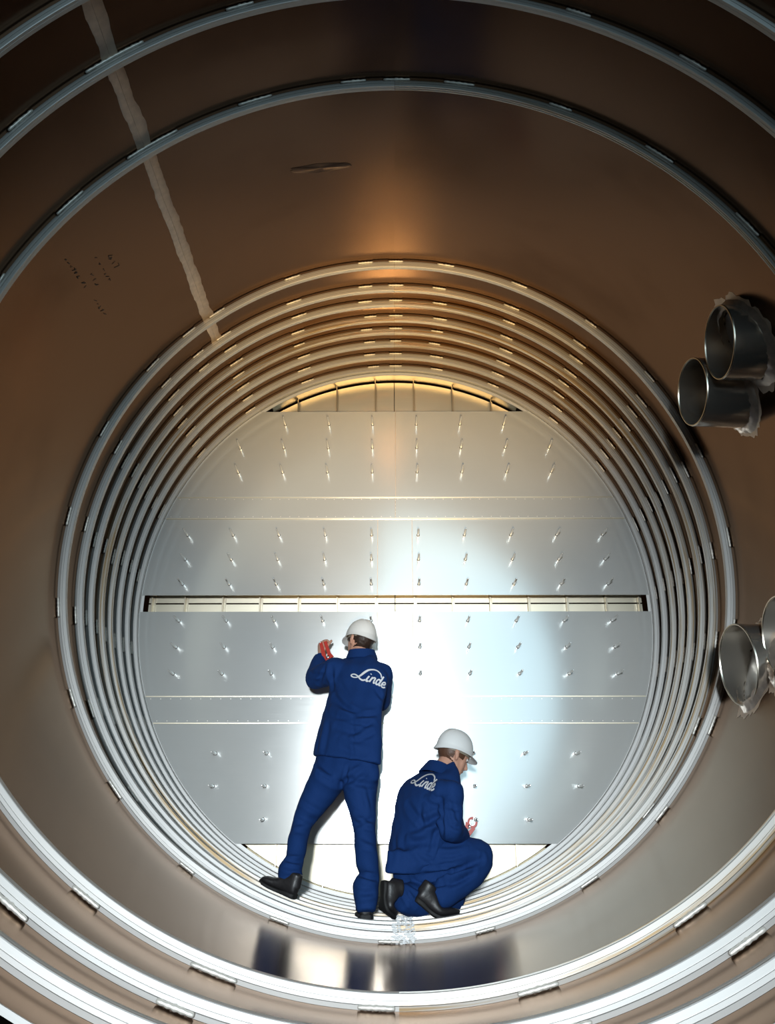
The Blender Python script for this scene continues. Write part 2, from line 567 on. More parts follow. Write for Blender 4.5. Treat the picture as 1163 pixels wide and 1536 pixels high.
for i in (3, 4, 5, 6):
    root = [o for o in bpy.data.objects if o.name.startswith('support_ring') and abs(o.location.y - RINGS[i] * RV) < 1e-4 and o.parent is None][0]
    g = random.Random(40 + i)
    mb = MB()
    for q in range(90):
        a = PI - (0.012 + g.uniform(-0.024, 0.034)); r = g.uniform(0.972, 0.9995)
        c = Vector((r * RV * math.sin(a), (RINGS[i] + g.uniform(-0.003, 0.012 if r < 0.976 else 0.0)) * RV, r * RV * math.cos(a)))
        k = g.uniform(0.0025, 0.0065)
        mb.ball(c, (Vector((k * 1.6, 0, 0)), Vector((0, k * 0.7, 0)), Vector((0, 0, k * 0.8))), 8, 6)
    link('joint_weld', mb.mesh('m', 60), MATS['pale_weld'], root)

# ------------------------------------------------------------------ the tray: sheets, cross strips, spacer studs
TD = 3.560
TR = 0.9735
tray = empty('column_tray', (0, TD * RV, -TR * RV))
tag(tray, 'round silvery metal tray of bolted sheets closing the far end of the vessel', 'tray')
GAP = 0.0011

def clip_circle(x0, x1, z0, z1, R, n=40):
    """the part of a rectangle inside a circle about the axis, anticlockwise seen from -Y"""
    pts = []
    def inside(x, z): return x * x + z * z <= R * R + 1e-9
    path = [(x0, z0), (x1, z0), (x1, z1), (x0, z1)]
    dense = []
    for (ax, az), (bx, bz) in zip(path, path[1:] + path[:1]):
        for k in range(n): dense.append((ax + (bx - ax) * k / n, az + (bz - az) * k / n))
    for x, z in dense:
        if inside(x, z): pts.append((x, z))
        else:
            # slide onto the circle at the same height, or the same x when the height is outside it
            if abs(z) < R:
                xx = math.copysign(math.sqrt(R * R - z * z), x)
                if x0 - 1e-9 <= xx <= x1 + 1e-9: pts.append((xx, z)); continue
            if abs(x) < R:
                zz = math.copysign(math.sqrt(R * R - x * x), z)
                if z0 - 1e-9 <= zz <= z1 + 1e-9: pts.append((x, zz))
    out = []
    for p in pts:
        if not out or math.hypot(p[0] - out[-1][0], p[1] - out[-1][1]) > 1e-4: out.append(p)
    # order by angle about the centroid (the pieces are convex)
    cx_ = sum(p[0] for p in out) / len(out); cz_ = sum(p[1] for p in out) / len(out)
    out.sort(key=lambda p: math.atan2(p[1] - cz_, p[0] - cx_))
    return out

def plate(name, rect, y0, y1, R, mat, parent, label=None):
    poly = [(x * RV, z * RV) for x, z in clip_circle(*rect, R)]
    mb = MB(); mb.prism_y(poly, y0 * RV, y1 * RV)
    me = fix_normals(mb.mesh(name))
    set_uv(me, lambda c: np.stack([c[:, 0], c[:, 2]], -1))
    o = link(name, me, mat, parent)
    if label: o['label'] = label
    return o
Z = [0.792, 0.416, 0.329, 0.0295, -0.0300, -0.333, -0.423, -0.803]
g_ = GAP
rows = [('sheet', Z[1], Z[0], (-1, 0.004, 1), 0.0), ('cross_strip', Z[2], Z[1], (-1, 0.002, 1), -0.004),
        ('sheet', Z[3], Z[2], (-1, -0.068, 0.068, 1), 0.0), ('sheet', Z[5], Z[4], (-1, -0.068, 0.066, 1), 0.0),
        ('cross_strip', Z[6], Z[5], (-1, 0.0, 1), -0.004), ('sheet', Z[7], Z[6], (-1, -0.004, 1), 0.0)]
for name, z0, z1, xs, dy in rows:
    for xa, xb in zip(xs[:-1], xs[1:]):
        plate(name, (xa + (g_ if xa > -1 else 0), xb - (g_ if xb < 1 else 0), z0 + g_, z1 - g_), TD + dy, TD + dy + 0.004, TR, MATS['tray'], tray)
    if name == 'cross_strip':
        # folded lips along the long edges
        for zc in (z0, z1):
            half = math.sqrt(TR ** 2 - zc ** 2) - 0.004
            mb = MB()
            mb.box((-half * RV, (TD - 0.0075) * RV, (zc - 0.0018) * RV), (half * RV, (TD + 0.003) * RV, (zc + 0.0018) * RV))
            me = mb.mesh(); set_uv(me, lambda c: np.stack([c[:, 0], c[:, 2]], -1))
            link('lip', me, MATS['rear_sheet'], tray)
        # tiny rivets in rows along the strip
        mb = MB()
        for zc in (z0 + 0.008, z1 - 0.008):
            half = math.sqrt(TR ** 2 - zc ** 2) - 0.02
            x = -half
            while x < half:
                mb.box(((x - 0.0013) * RV, (TD + dy - 0.0012) * RV, (zc - 0.0013) * RV), ((x + 0.0013) * RV, (TD + dy + 0.001) * RV, (zc + 0.0013) * RV))
                x += 0.0365
        for q in range(5):
            zc = z0 + (z1 - z0) * (0.15 + 0.175 * q)
            mb.box((-0.0013 * RV + 0.006, (TD + dy - 0.0012) * RV, (zc - 0.0013) * RV), (0.0013 * RV + 0.006, (TD + dy + 0.001) * RV, (zc + 0.0013) * RV))
        tag(link('rivets', mb.mesh(), MATS['bead'], tray), kind='stuff')
# backing angles behind the open sheet joints, seen as thin dark lines
for name, z0, z1, xs, dy in rows:
    for xj in xs[1:-1]:
        mb = MB(); mb.box(((xj - 0.006) * RV, (TD + 0.0045) * RV, (z0 + 0.002) * RV), ((xj + 0.006) * RV, (TD + 0.0085) * RV, (z1 - 0.002) * RV))
        me = mb.mesh(); set_uv(me, lambda c: np.stack([c[:, 0], c[:, 2]], -1))
        link('joint_backing', me, MATS['weld_strip'], tray)
# rim angle around the tray edge
mb = revolve([(0.9738, TD - 0.001), (0.9738, TD + 0.005), (0.962, TD + 0.006), (0.962, TD + 0.0045), (0.9720, TD + 0.0042), (0.972, TD - 0.001)], 260)
# (sits just outside the sheets)
me = fix_normals(mb.mesh('rim', 25)); set_uv(me, cyl_uv, 2 * PI * RV)
link('rim', me, MATS['ring'], tray)

def stud_mesh():
    L_ = 0.098 * RV
    r0 = 0.0085
    prof = [(r0 * 1.5, 0.0), (r0 * 1.5, -0.010), (r0, -0.014), (r0, -L_ * 0.80), (r0 * 0.78, -L_ * 0.82), (r0 * 0.72, -L_ + 0.004), (r0 * 0.4, -L_)]
    n = 10
    vs_, fs = [], []
    for r, y in prof:
        for k in range(n):
            vs_.append((r * math.cos(2 * PI * k / n), y, r * math.sin(2 * PI * k / n)))
    for i in range(len(prof) - 1):
        for k in range(n):
            fs.append((i * n + k, i * n + (k + 1) % n, (i + 1) * n + (k + 1) % n, (i + 1) * n + k))
    fs.append(tuple(range((len(prof) - 1) * n, len(prof) * n)))
    mb = MB(); mb.add(vs_, fs)
    return fix_normals(mb.mesh('stud', 40))
STUD = stud_mesh(); STUD.materials.append(MATS['stud'])
XS = [0.0915, 0.274, 0.457, 0.638, 0.818]
srows = [(0.730, 3), (0.627, 4), (0.522, 4), (0.262, 5), (0.166, 5), (0.071, 5), (-0.066, 5), (-0.161, 5), (-0.255, 5), (-0.522, 4), (-0.626, 4), (-0.729, 3)]
for z, cnt in srows:
    for j in range(cnt):
        for s in (-1, 1):
            if z < -0.4 and j == 0: continue
            o = bpy.data.objects.new('stud', STUD)
            COL.objects.link(o); o.parent = tray
            o.location = (s * XS[j] * RV, 0, (z + TR) * RV)

# ------------------------------------------------------------------ what stands behind the tray: the next tray seen through its openings
BD = 3.645
BR = 0.963
rear = empty('rear_tray', (0, BD * RV, -BR * RV))
tag(rear, 'golden sheets of the next tray seen through the slots above, across and below', 'tray')
for rect in ((-1, -0.0015, 0.0185, 1), (0.0015, 1, 0.0185, 1), (-1, -0.0015, -1, 0.0130), (0.0015, 1, -1, 0.0130)):
    plate('rear_sheet', rect, BD, BD + 0.004, BR, MATS['rear_sheet'], rear)
for top in (1, -1):
    c0 = 0 if top == 1 else PI
    ri, ye = (0.9715, BD - 0.004) if top == 1 else (0.9640, BD - 0.0003)
    mb = revolve([(0.9715, TD + 0.012), (ri, ye), (0.9745, ye), (0.9745, TD + 0.012)], 60, c0 - 0.565, c0 + 0.565)
    me = fix_normals(mb.mesh('curved_band', 30)); set_uv(me, cyl_uv, 2 * PI * RV)
    link('curved_band', me, MATS['rear_sheet'], rear)
    for xb in (-0.415, -0.25, -0.083, 0.083, 0.25, 0.415):
        zo = math.sqrt(0.963 ** 2 - xb ** 2) * top
        zi = 0.775 * top
        lo, hi = min(zo, zi), max(zo, zi)
        mb = MB()
        mb.box(((xb - 0.0016) * RV, (BD - 0.030) * RV, lo * RV), ((xb + 0.0016) * RV, (BD - 0.0005) * RV, hi * RV))
        mb.box(((xb - 0.0016) * RV, (BD - 0.004) * RV, lo * RV), ((xb + 0.008) * RV, (BD - 0.0005) * RV, hi * RV))
        link('bracket', mb.mesh(), MATS['bracket'], rear)
        # gusset from the bracket to the curved band
        mb = MB(); zq = zo * 1.006
        mb.add([((xb - 0.001) * RV, (BD - 0.030) * RV, zo * RV), ((xb - 0.001) * RV, (BD - 0.002) * RV, zq * RV), ((xb - 0.001) * RV, (BD - 0.030) * RV, zq * RV),
                ((xb + 0.001) * RV, (BD - 0.030) * RV, zo * RV), ((xb + 0.001) * RV, (BD - 0.002) * RV, zq * RV), ((xb + 0.001) * RV, (BD - 0.030) * RV, zq * RV)],
               [(0, 1, 2), (5, 4, 3), (0, 3, 4, 1), (1, 4, 5, 2), (2, 5, 3, 0)])
        link('gusset', mb.mesh(), MATS['bracket'], rear)
for xb in (-0.977, -0.817, -0.670, -0.526, -0.377, -0.226, -0.076, 0.075, 0.223, 0.369, 0.518, 0.667, 0.818, 0.960):
    if abs(xb) > 0.955: xb = math.copysign(0.945, xb)
    mb = MB()
    mb.box(((xb - 0.0022) * RV, (BD - 0.030) * RV, -0.034 * RV), ((xb + 0.0022) * RV, (BD - 0.0005) * RV, 0.060 * RV))
    mb.box(((xb - 0.0022) * RV, (BD - 0.005) * RV, -0.034 * RV), ((xb + 0.010) * RV, (BD - 0.0005) * RV, 0.060 * RV))
    link('bracket', mb.mesh(), MATS['bracket'], rear)

# ------------------------------------------------------------------ stub pipes in the right wall
def weld_collar(name, nx, ny, nz_, rp, yw, spread, seed, parent, mat, lift):
    """lumpy weld where pipe and wall meet"""
    g = random.Random(seed)
    mb = MB(); n = 72
    vs_, fs = [], []
    for k in range(n):
        a = 2 * PI * k / n
        for q, (er, lf) in enumerate(((-0.04, lift * 1.6), (0.03, lift * 1.3), (0.09, lift * 0.7), (spread, 0.0006))):
            jit = 1 + (0.05 * noise.noise(Vector((k * 0.9, seed, q))) if q < 3 else 0.45 * spread * noise.noise(Vector((math.cos(a) * 5, math.sin(a) * 5, seed))) + (0.30 if lift < 0.005 else 0.04) * spread * (g.random() - .3))
            rr = rp * (1 + er) * jit
            z = nz_ + rr * math.sin(a)
            s = rr * math.cos(a)
            x = math.sqrt(max(0, 1 - z * z))
            y = ny + (x - nx) * math.tan(yw) + s / math.cos(yw)
            R_ = 1 - lf * (0.8 + 0.4 * (g.random() if q < 3 else 0))
            L_ = math.hypot(x, z)
            vs_.append((x / L_ * R_ * RV, y * RV, z / L_ * R_ * RV))
    for k in range(n):
        for q in range(3):
            k2 = (k + 1) % n
            fs.append((k * 4 + q, k * 4 + q + 1, k2 * 4 + q + 1, k2 * 4 + q))
    mb.add(vs_, fs)
    return link(name, mb.mesh('m', 50), mat, parent)

for i, (nx, ny, nz_, rp, yw, lab) in enumerate(NOZ):
    root = empty('stub_pipe', (nx * RV, ny * RV, nz_ * RV))
    tag(root, lab, 'pipe', 'stub pipes through the right wall')
    ax = Vector((math.cos(yw), math.sin(yw), 0))
    sd = Vector((-math.sin(yw), math.cos(yw), 0))
    c0 = Vector((nx, ny, nz_)) * RV
    n = 64
    t_ = 0.0042
    prof = [(rp - t_, 0.45), (rp - t_, 0.0015), (rp - t_ * 0.7, 0.0), (rp - t_ * 0.3, 0.0), (rp, 0.0015), (rp, 0.45)]
    for nm, seg, mat in (('pipe_wall', prof, MATS['pipe']), ('cut_edge', [(rp - t_ - 0.0003, 0.002), (rp - t_ * 0.8, -0.0012), (rp - t_ * 0.2, -0.0012), (rp + 0.0003, 0.002)], MATS['pipe_rim'])):
        mb = MB(); vs_, fs = [], []
        for k in range(n):
            a = 2 * PI * k / n
            for r, l in seg:
                vs_.append(c0 + ax * l * RV + (sd * math.cos(a) + Vector((0, 0, 1)) * math.sin(a)) * r * RV)
        m = len(seg)
        for k in range(n):
            k2 = (k + 1) % n
            for q in range(m - 1):
                fs.append((k * m + q, k * m + q + 1, k2 * m + q + 1, k2 * m + q))
        mb.add(vs_, fs)
        link(nm, fix_normals(mb.mesh('m', 35)), mat, root)
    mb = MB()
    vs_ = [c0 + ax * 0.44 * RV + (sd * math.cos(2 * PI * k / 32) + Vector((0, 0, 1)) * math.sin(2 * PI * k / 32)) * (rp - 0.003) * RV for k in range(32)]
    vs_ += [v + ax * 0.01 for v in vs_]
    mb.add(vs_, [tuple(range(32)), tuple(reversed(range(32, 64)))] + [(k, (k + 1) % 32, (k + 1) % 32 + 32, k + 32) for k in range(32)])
    link('bore_shade_disc', mb.mesh(), MATS['dark'], root)  # dark depth of the pipe painted as a near-black disc
    weld_collar('weld_collar', nx, ny, nz_, rp, yw, 0.16, 3 + i, root, MATS['collar'], 0.010)
    weld_collar('ground_patch', nx, ny, nz_, rp, yw, 0.26, 23 + i, root, MATS['weld_strip'], 0.0012)

# ------------------------------------------------------------------ people
def wave(co, k, ph):
    return np.sin(co @ np.array(k) + ph)

def fold_fn(me, folds, base=0.0022, seed=0.0):
    """creases given as photo pixels (x0, y0, x1, y1, depth of crease, width), laid on the garment's own surface"""
    bvh = BVHTree.FromPolygons([v.co for v in me.vertices], [tuple(p.vertices) for p in me.polygons])
    lines = []
    for x0, y0, x1, y1, amp, wd in folds:
        pts = []
        for k in range(8):
            t = k / 7
            bow = 0.06 * math.sin(PI * t) * math.hypot(x1 - x0, y1 - y0)
            px = x0 + (x1 - x0) * t; py = y0 + (y1 - y0) * t + bow
            hit = bvh.ray_cast(CAM, (at(px, py, 3.0) - CAM).normalized())
            if hit[0] is not None: pts.append(np.array(hit[0]))
        if len(pts) >= 2: lines.append((pts, amp, wd))
    def fn(co, no):
        d = base * (wave(co, (38, 11, 17), seed) * wave(co, (-9, 21, 30), seed * 2 + 1) + 0.6 * wave(co, (60, -33, 22), seed + 2) * wave(co, (15, 40, -45), seed))
        for pts, amp, wd in lines:
            best = np.full(len(co), 1e9); bt = np.zeros(len(co))
            for q in range(len(pts) - 1):
                A, B = pts[q], pts[q + 1]; AB = B - A
                t = np.clip(((co - A) @ AB) / max(AB @ AB, 1e-9), 0, 1)
                dist = np.linalg.norm(co - (A + t[:, None] * AB), axis=1)
                m = dist < best
                best[m] = dist[m]; bt[m] = (q + t[m]) / (len(pts) - 1)
            x = best / wd
            taper = np.sin(PI * np.clip(bt, 0.03, 0.97)) ** 0.5
            d = d + amp * taper * (np.exp(-x * x) - 0.7 * np.exp(-((x - 1.9) ** 2) * 1.6))
        return d
    return fn

def sec_px(l, r, dl, dr_, half, fdir):
    """garment section from its left and right silhouette pixel, their depths and its half thickness along fdir"""
    a = at(l[0], l[1], dl); b = at(r[0], r[1], dr_)
    return ((a + b) / 2, (b - a) / 2, Vector(fdir).normalized() * half)

def hand(mb, wrist, fdir, ndir, thumb_side, curl, scale=1.0):
    """palm and five bent fingers: fdir along the fingers, ndir out of the back of the hand, thumb_side is +1 or -1"""
    f = Vector(fdir).normalized(); nn = Vector(ndir); nn = (nn - f * nn.dot(f)).normalized(); s = f.cross(nn) * thumb_side
    W = Vector(wrist); k = scale
    mb.tube([(W - f * 0.03 * k, s * 0.027 * k, nn * 0.021 * k), (W + f * 0.012 * k, s * 0.030 * k, nn * 0.019 * k), (W + f * 0.05 * k, s * 0.040 * k, nn * 0.016 * k), (W + f * 0.088 * k, s * 0.041 * k, nn * 0.013 * k)], n=14, sub=3)
    for j, (off, L_) in enumerate(((0.030, 0.072), (0.010, 0.080), (-0.010, 0.074), (-0.029, 0.058))):
        p = W + f * (0.088 - 0.004 * abs(j - 1)) * k + s * off * k
        pts = [p - f * 0.02 * k, p]; ang = 0
        for q, fr in enumerate((0.45, 0.31, 0.24)):
            ang += curl * (0.9 if q == 0 else 1.0)
            dirv = f * math.cos(ang) - nn * math.sin(ang)
            p = p + dirv * L_ * fr * k; pts.append(p)
        mb.chain(pts, [0.0095 * k, 0.0098 * k, 0.0090 * k, 0.0083 * k, 0.0068 * k], n=10, sub=3, ref=s)
    p = W + f * 0.028 * k + s * 0.026 * k
    d1 = (s * 0.75 + f * 0.6 - nn * 0.35).normalized(); d2 = (f * 0.8 + s * 0.15 - nn * 0.6).normalized()
    mb.chain([p - d1 * 0.01 * k, p + d1 * 0.02 * k, p + d1 * 0.045 * k, p + d1 * 0.045 * k + d2 * 0.028 * k, p + d1 * 0.045 * k + d2 * 0.05 * k],
             [0.015 * k, 0.0135 * k, 0.0115 * k, 0.0105 * k, 0.0082 * k], n=10, sub=3, ref=nn)

def head_parts(mb, C, f, up):
    """skull, jaw, nose, brow, lips and ears about the head centre C, facing f"""
    f = Vector(f).normalized(); up = Vector(up); up = (up - f * up.dot(f)).normalized(); s = f.cross(up)
    mb.ball(C + up * 0.030 - f * 0.006, (s * 0.076, f * 0.096, up * 0.092))
    mb.tube([(C + up * 0.03 + f * 0.045, s * 0.062, f * 0.045), (C - up * 0.02 + f * 0.05, s * 0.058, f * 0.042), (C - up * 0.065 + f * 0.052, s * 0.045, f * 0.036), (C - up * 0.100 + f * 0.058, s * 0.026, f * 0.024)], n=16)
    mb.tube([(C - up * 0.01 - f * 0.0, s * 0.066, f * 0.06), (C - up * 0.06 + f * 0.015, s * 0.056, f * 0.05)], n=16)
    mb.chain([C + up * 0.012 + f * 0.094, C - up * 0.010 + f * 0.105, C - up * 0.028 + f * 0.114, C - up * 0.036 + f * 0.100], [0.008, 0.010, 0.013, 0.010], n=10, ref=s)
    mb.chain([C + up * 0.030 + f * 0.084 - s * 0.04, C + up * 0.034 + f * 0.095, C + up * 0.030 + f * 0.084 + s * 0.04], [0.009, 0.010, 0.009], n=8)
    mb.chain([C - up * 0.060 + f * 0.086 - s * 0.02, C - up * 0.059 + f * 0.094, C - up * 0.060 + f * 0.086 + s * 0.02], [0.006, 0.009, 0.006], n=8)
    for k in (-1, 1):
        e = C + s * k * 0.074 - f * 0.010 - up * 0.005
        mb.tube([(e + up * 0.034 - f * 0.006 + s * k * 0.006, s * 0.007, f * 0.014), (e + up * 0.012 - f * 0.008 + s * k * 0.010, s * 0.009, f * 0.018), (e - up * 0.012 + s * k * 0.006, s * 0.008, f * 0.013), (e - up * 0.030 + f * 0.004, s * 0.006, f * 0.008)], n=10)
    return f, up, s

def hair_mesh(C, f, up, s, seed, low=-0.055, back=0.10, side_front=0.02):
    """cropped hair: a rough cap over the skull that leaves the face free"""
    bm = bmesh.new()
    nU, nV = 56, 36
    ring = []
    for i in range(nV + 1):
        ph = PI * 0.80 * i / nV
        row = []
        for k in range(nU):
            t = 2 * PI * k / nU
            loc = (math.sin(ph) * math.cos(t), math.sin(ph) * math.sin(t), math.cos(ph))   # s, f, up
            p = Vector((loc[0] * 0.084, loc[1] * 0.104 - 0.008, loc[2] * 0.104 + 0.028))
            bulge = 1 + 0.035 * noise.noise(p * 60 + Vector((seed, 0, 0))) + 0.02 * noise.noise(p * 140)
            if p.z < -0.01: bulge *= 1 - 0.9 * (-0.01 - p.z)
            row.append((p, p * bulge))
        ring.append(row)
    vmap = {}
    def vert(i, k):
        k %= nU
        if (i, k) not in vmap:
            p = ring[i][k][1]
            vmap[(i, k)] = bm.verts.new(C + s * p.x + f * p.y + up * p.z)
        return vmap[(i, k)]
    for i in range(nV):
        for k in range(nU):
            p = ring[i][k][0]
            lim = low if p.y < 0.0 else (-0.005 if p.y < side_front + 0.02 else 0.055)
            if p.y < 0.0 and abs(p.x) > 0.062 and p.y > -0.055: lim = 0.0 if p.y > -0.03 else -0.03
            if p.z < lim: continue
            bm.faces.new((vert(i, k), vert(i + 1, k), vert(i + 1, k + 1), vert(i, k + 1)))
    me = bpy.data.meshes.new('hair'); bm.to_mesh(me); bm.free()
    fix_normals(me)
    shade(me, 80)
    return me

def helmet(person, C, f, up, label=None):
    f = Vector(f).normalized(); up = Vector(up); up = (up - f * up.dot(f)).normalized(); s = f.cross(up)
    base = C + up * 0.036
    L_, W_, H_ = 0.125, 0.099, 0.124
    mb = MB(); vs_, fs = [], []
    nU, nV = 64, 22
    for i in range(nV + 1):
        ph = (PI / 2) * i / nV
        for k in range(nU):
            t = 2 * PI * k / nU
            ct, st = math.cos(t), math.sin(t)
            e = 0.86
            sp, cp = math.sin(ph) ** e, math.cos(ph) ** 0.95 if i < nV else 0.0
            x = W_ * sp * ct; y = L_ * sp * st; z = H_ * cp
            ridge = 0.0035 * (math.exp(-(x / 0.011) ** 2) + 0.8 * math.exp(-((abs(x) - 0.036) / 0.008) ** 2)) * (1 if ph < 1.1 else max(0, 1 - (ph - 1.1) / 0.3))
            z += ridge
            vs_.append(base + s * x + f * y + up * z)
    # rim turns outward and drops a little, deeper at the nape
    for rr, dz in ((1.035, -0.006), (1.045, -0.012), (1.02, -0.014), (0.97, -0.010), (0.95, 0.004)):
        for k in range(nU):
            t = 2 * PI * k / nU
            nape = max(0, -math.sin(t)) ** 2
            vs_.append(base + s * (W_ * rr * math.cos(t)) + f * (L_ * rr * math.sin(t) - 0.010 * nape * (rr > 1)) + up * (dz - 0.022 * nape * (dz < 0)))
    rows_ = nV + 1 + 5
    for i in range(rows_ - 1):
        for k in range(nU):
            fs.append((i * nU + k, (i + 1) * nU + k, (i + 1) * nU + (k + 1) % nU, i * nU + (k + 1) % nU))
    mb.add(vs_, fs)
    me = fix_normals(mb.mesh('hard_hat', 50))
    hat = link('hard_hat', me, MATS['helmet_white'], person)
    if label: hat['label'] = label
    # peak
    mb = MB(); vs_, fs = [], []
    n = 22
    for i in range(n + 1):
        t = math.radians(28 + 124 * i / n)
        e = math.sin(PI * i / n) ** 0.7
        for (o, dz) in ((0.97, 0.0), (1.0 + 0.36 * e, -0.020 * e), (1.0 + 0.36 * e, -0.025 * e), (0.97, -0.006)):
            vs_.append(base + s * (W_ * (0.97 + (o - 0.97) * 0.8) * math.cos(t)) + f * (L_ * o * math.sin(t)) + up * (dz - 0.006))
    for i in range(n):
        for q in range(4):
            fs.append((i * 4 + q, i * 4 + (q + 1) % 4, (i + 1) * 4 + (q + 1) % 4, (i + 1) * 4 + q))
    fs.append((0, 1, 2, 3)); fs.append(tuple(n * 4 + q for q in (3, 2, 1, 0)))
    mb.add(vs_, fs)
    link('peak', fix_normals(mb.mesh('m', 40)), MATS['helmet_white'], hat)
    mb = MB(); vs_, fs = [], []
    for k in range(nU):
        t = 2 * PI * k / nU
        for rr, dz in ((0.86, 0.012), (0.86, -0.022), (0.82, -0.022), (0.82, 0.012)):
            vs_.append(base + s * W_ * rr * math.cos(t) + f * L_ * rr * math.sin(t) + up * dz)
    for k in range(nU):
        for q in range(4):
            k2 = (k + 1) % nU
            fs.append((k * 4 + q, k2 * 4 + q, k2 * 4 + (q + 1) % 4, k * 4 + (q + 1) % 4))
    mb.add(vs_, fs)
    link('headband', fix_normals(mb.mesh('m', 40)), MATS['headband'], hat)
    return hat

def shoe(person, heel, ball, toe, up0, up1, label=None, w=0.048):
    """work shoe lofted along heel > ball > toe (points on the bottom of the sole)"""
    heel, ball, toe = Vector(heel), Vector(ball), Vector(toe)
    u0, u1 = Vector(up0).normalized(), Vector(up1).normalized()
    f0 = (ball - heel).normalized(); f1 = (toe - ball).normalized()
    s0 = f0.cross(u0).normalized(); s1 = f1.cross(u1).normalized()
    u0 = s0.cross(f0).normalized(); u1 = s1.cross(f1).normalized()
    mix = lambda a, b, t: (a * (1 - t) + b * t)
    def fr(t):
        if t < 0.66:
            q = t / 0.66; p = mix(heel, ball, q); k = max(0, (q - 0.7) / 0.6)
        else:
            q = (t - 0.66) / 0.34; p = mix(ball, toe, q); k = 0.5 + 0.5 * q
        return p, mix(s0, s1, k).normalized(), mix(u0, u1, k).normalized()
    mb = MB(); secs = []
    for t, wd, h0, h1 in ((0.0, 0.62, 0.018, 0.085), (0.06, 0.78, 0.016, 0.105), (0.22, 0.80, 0.016, 0.112), (0.38, 0.80, 0.016, 0.098), (0.55, 0.90, 0.016, 0.074), (0.70, 1.0, 0.016, 0.060), (0.85, 0.94, 0.016, 0.052), (0.95, 0.72, 0.016, 0.042), (1.0, 0.45, 0.018, 0.032)):
        p, s, u = fr(t)
        secs.append((p + u * (h0 + h1) / 2, s * w * wd, u * (h1 - h0) / 2))
    mb.tube(secs, n=20, sub=3, power=2.6, cap=0.25)
    p, s, u = fr(0.13)
    mb.tube([(p + u * 0.06, s * 0.038, f0 * 0.050), (p + u * 0.10, s * 0.036, f0 * 0.044), (p + u * 0.122, s * 0.036, f0 * 0.044)], n=18, cap=0.2)
    me = remesh(mb, 0.006, 3)
    sh = link('work_shoe', me, MATS['leather'], person)
    if label: sh['label'] = label
    mb = MB(); secs = []
    for t, wd in ((-0.01, 0.62), (0.05, 0.84), (0.2, 0.86), (0.38, 0.80), (0.55, 0.94), (0.70, 1.06), (0.85, 1.0), (0.96, 0.78), (1.015, 0.48)):
        p, s, u = fr(min(max(t, 0), 1)); p = p + (f1 if t > 0.5 else f0) * (t - min(max(t, 0), 1)) * 0.28
        hh = 0.014 if t < 0.3 else 0.010
        secs.append((p + u * hh, s * w * wd, u * hh))
    mb.tube(secs, n=20, sub=3, power=5, cap=0.15)
    link('sole', mb.mesh('m', 45), MATS['sole'], sh)
    for k in range(4):
        t = 0.34 + 0.075 * k
        p, s, u = fr(t)
        h1 = 0.103 - 0.012 * k - 0.006 * k
        mb = MB(); mb.chain([p + u * (h1 - 0.010) - s * 0.022, p + u * (h1 + 0.002), p + u * (h1 - 0.010) + s * 0.022], [0.0028] * 3, n=6, sub=2)
        link('lace', mb.mesh('m', 60), MATS['sole'], sh)
    return sh

# --- script lettering as ribbons in logo units (0..1 along the word)
def ribbon(path, width):
    P = [Vector((x, y)) for x, y in path]
    # resample with Catmull-Rom
    out = []
    for i in range(len(P) - 1):
        p0, p1, p2, p3 = P[max(i - 1, 0)], P[i], P[i + 1], P[min(i + 2, len(P) - 1)]
        for k in range(6):
            t = k / 6
            out.append(0.5 * ((2 * p1) + (p2 - p0) * t + (2 * p0 - 5 * p1 + 4 * p2 - p3) * t * t + (3 * p1 - p0 - 3 * p2 + p3) * t ** 3))
    out.append(P[-1])
    w = (lambda t: width) if not callable(width) else width
    L, R_ = [], []
    for i, p in enumerate(out):
        d = (out[min(i + 1, len(out) - 1)] - out[max(i - 1, 0)])
        if d.length < 1e-9: d = Vector((1, 0))
        d.normalize(); n = Vector((-d.y, d.x)); h = w(i / (len(out) - 1)) / 2
        L.append(p + n * h); R_.append(p - n * h)
    return L, R_
LOGO = [
    # the long stroke: loop at lower left, up the stem, over the top and down to the d
    ([(0.40, 0.035), (0.33, 0.00), (0.25, 0.02), (0.17, 0.075), (0.08, 0.105), (0.01, 0.085), (0.005, 0.045), (0.07, 0.02), (0.15, 0.035), (0.22, 0.10), (0.29, 0.22), (0.37, 0.315), (0.48, 0.365), (0.60, 0.365), (0.72, 0.315), (0.78, 0.235)],
     lambda t: 0.034 + 0.030 * math.exp(-((t - 0.66) / 0.10) ** 2) + 0.012 * math.exp(-((t - 0.05) / 0.1) ** 2)),
    ([(0.455, 0.165), (0.425, 0.06), (0.445, 0.012), (0.485, 0.03)], 0.050),
    ([(0.472, 0.222), (0.480, 0.240)], 0.045),
    ([(0.555, 0.165), (0.535, 0.09), (0.515, 0.008)], 0.050),
    ([(0.545, 0.115), (0.590, 0.158), (0.632, 0.148), (0.625, 0.075), (0.635, 0.015), (0.668, 0.03)], 0.044),
    ([(0.785, 0.150), (0.735, 0.160), (0.695, 0.105), (0.700, 0.030), (0.740, 0.010), (0.785, 0.055)], 0.044),
    ([(0.828, 0.290), (0.808, 0.17), (0.788, 0.06), (0.805, 0.012), (0.840, 0.03)], 0.052),
    ([(0.875, 0.075), (0.935, 0.092), (0.962, 0.135), (0.930, 0.165), (0.880, 0.130), (0.862, 0.060), (0.895, 0.008), (0.960, 0.025), (0.990, 0.060)], 0.042),
]
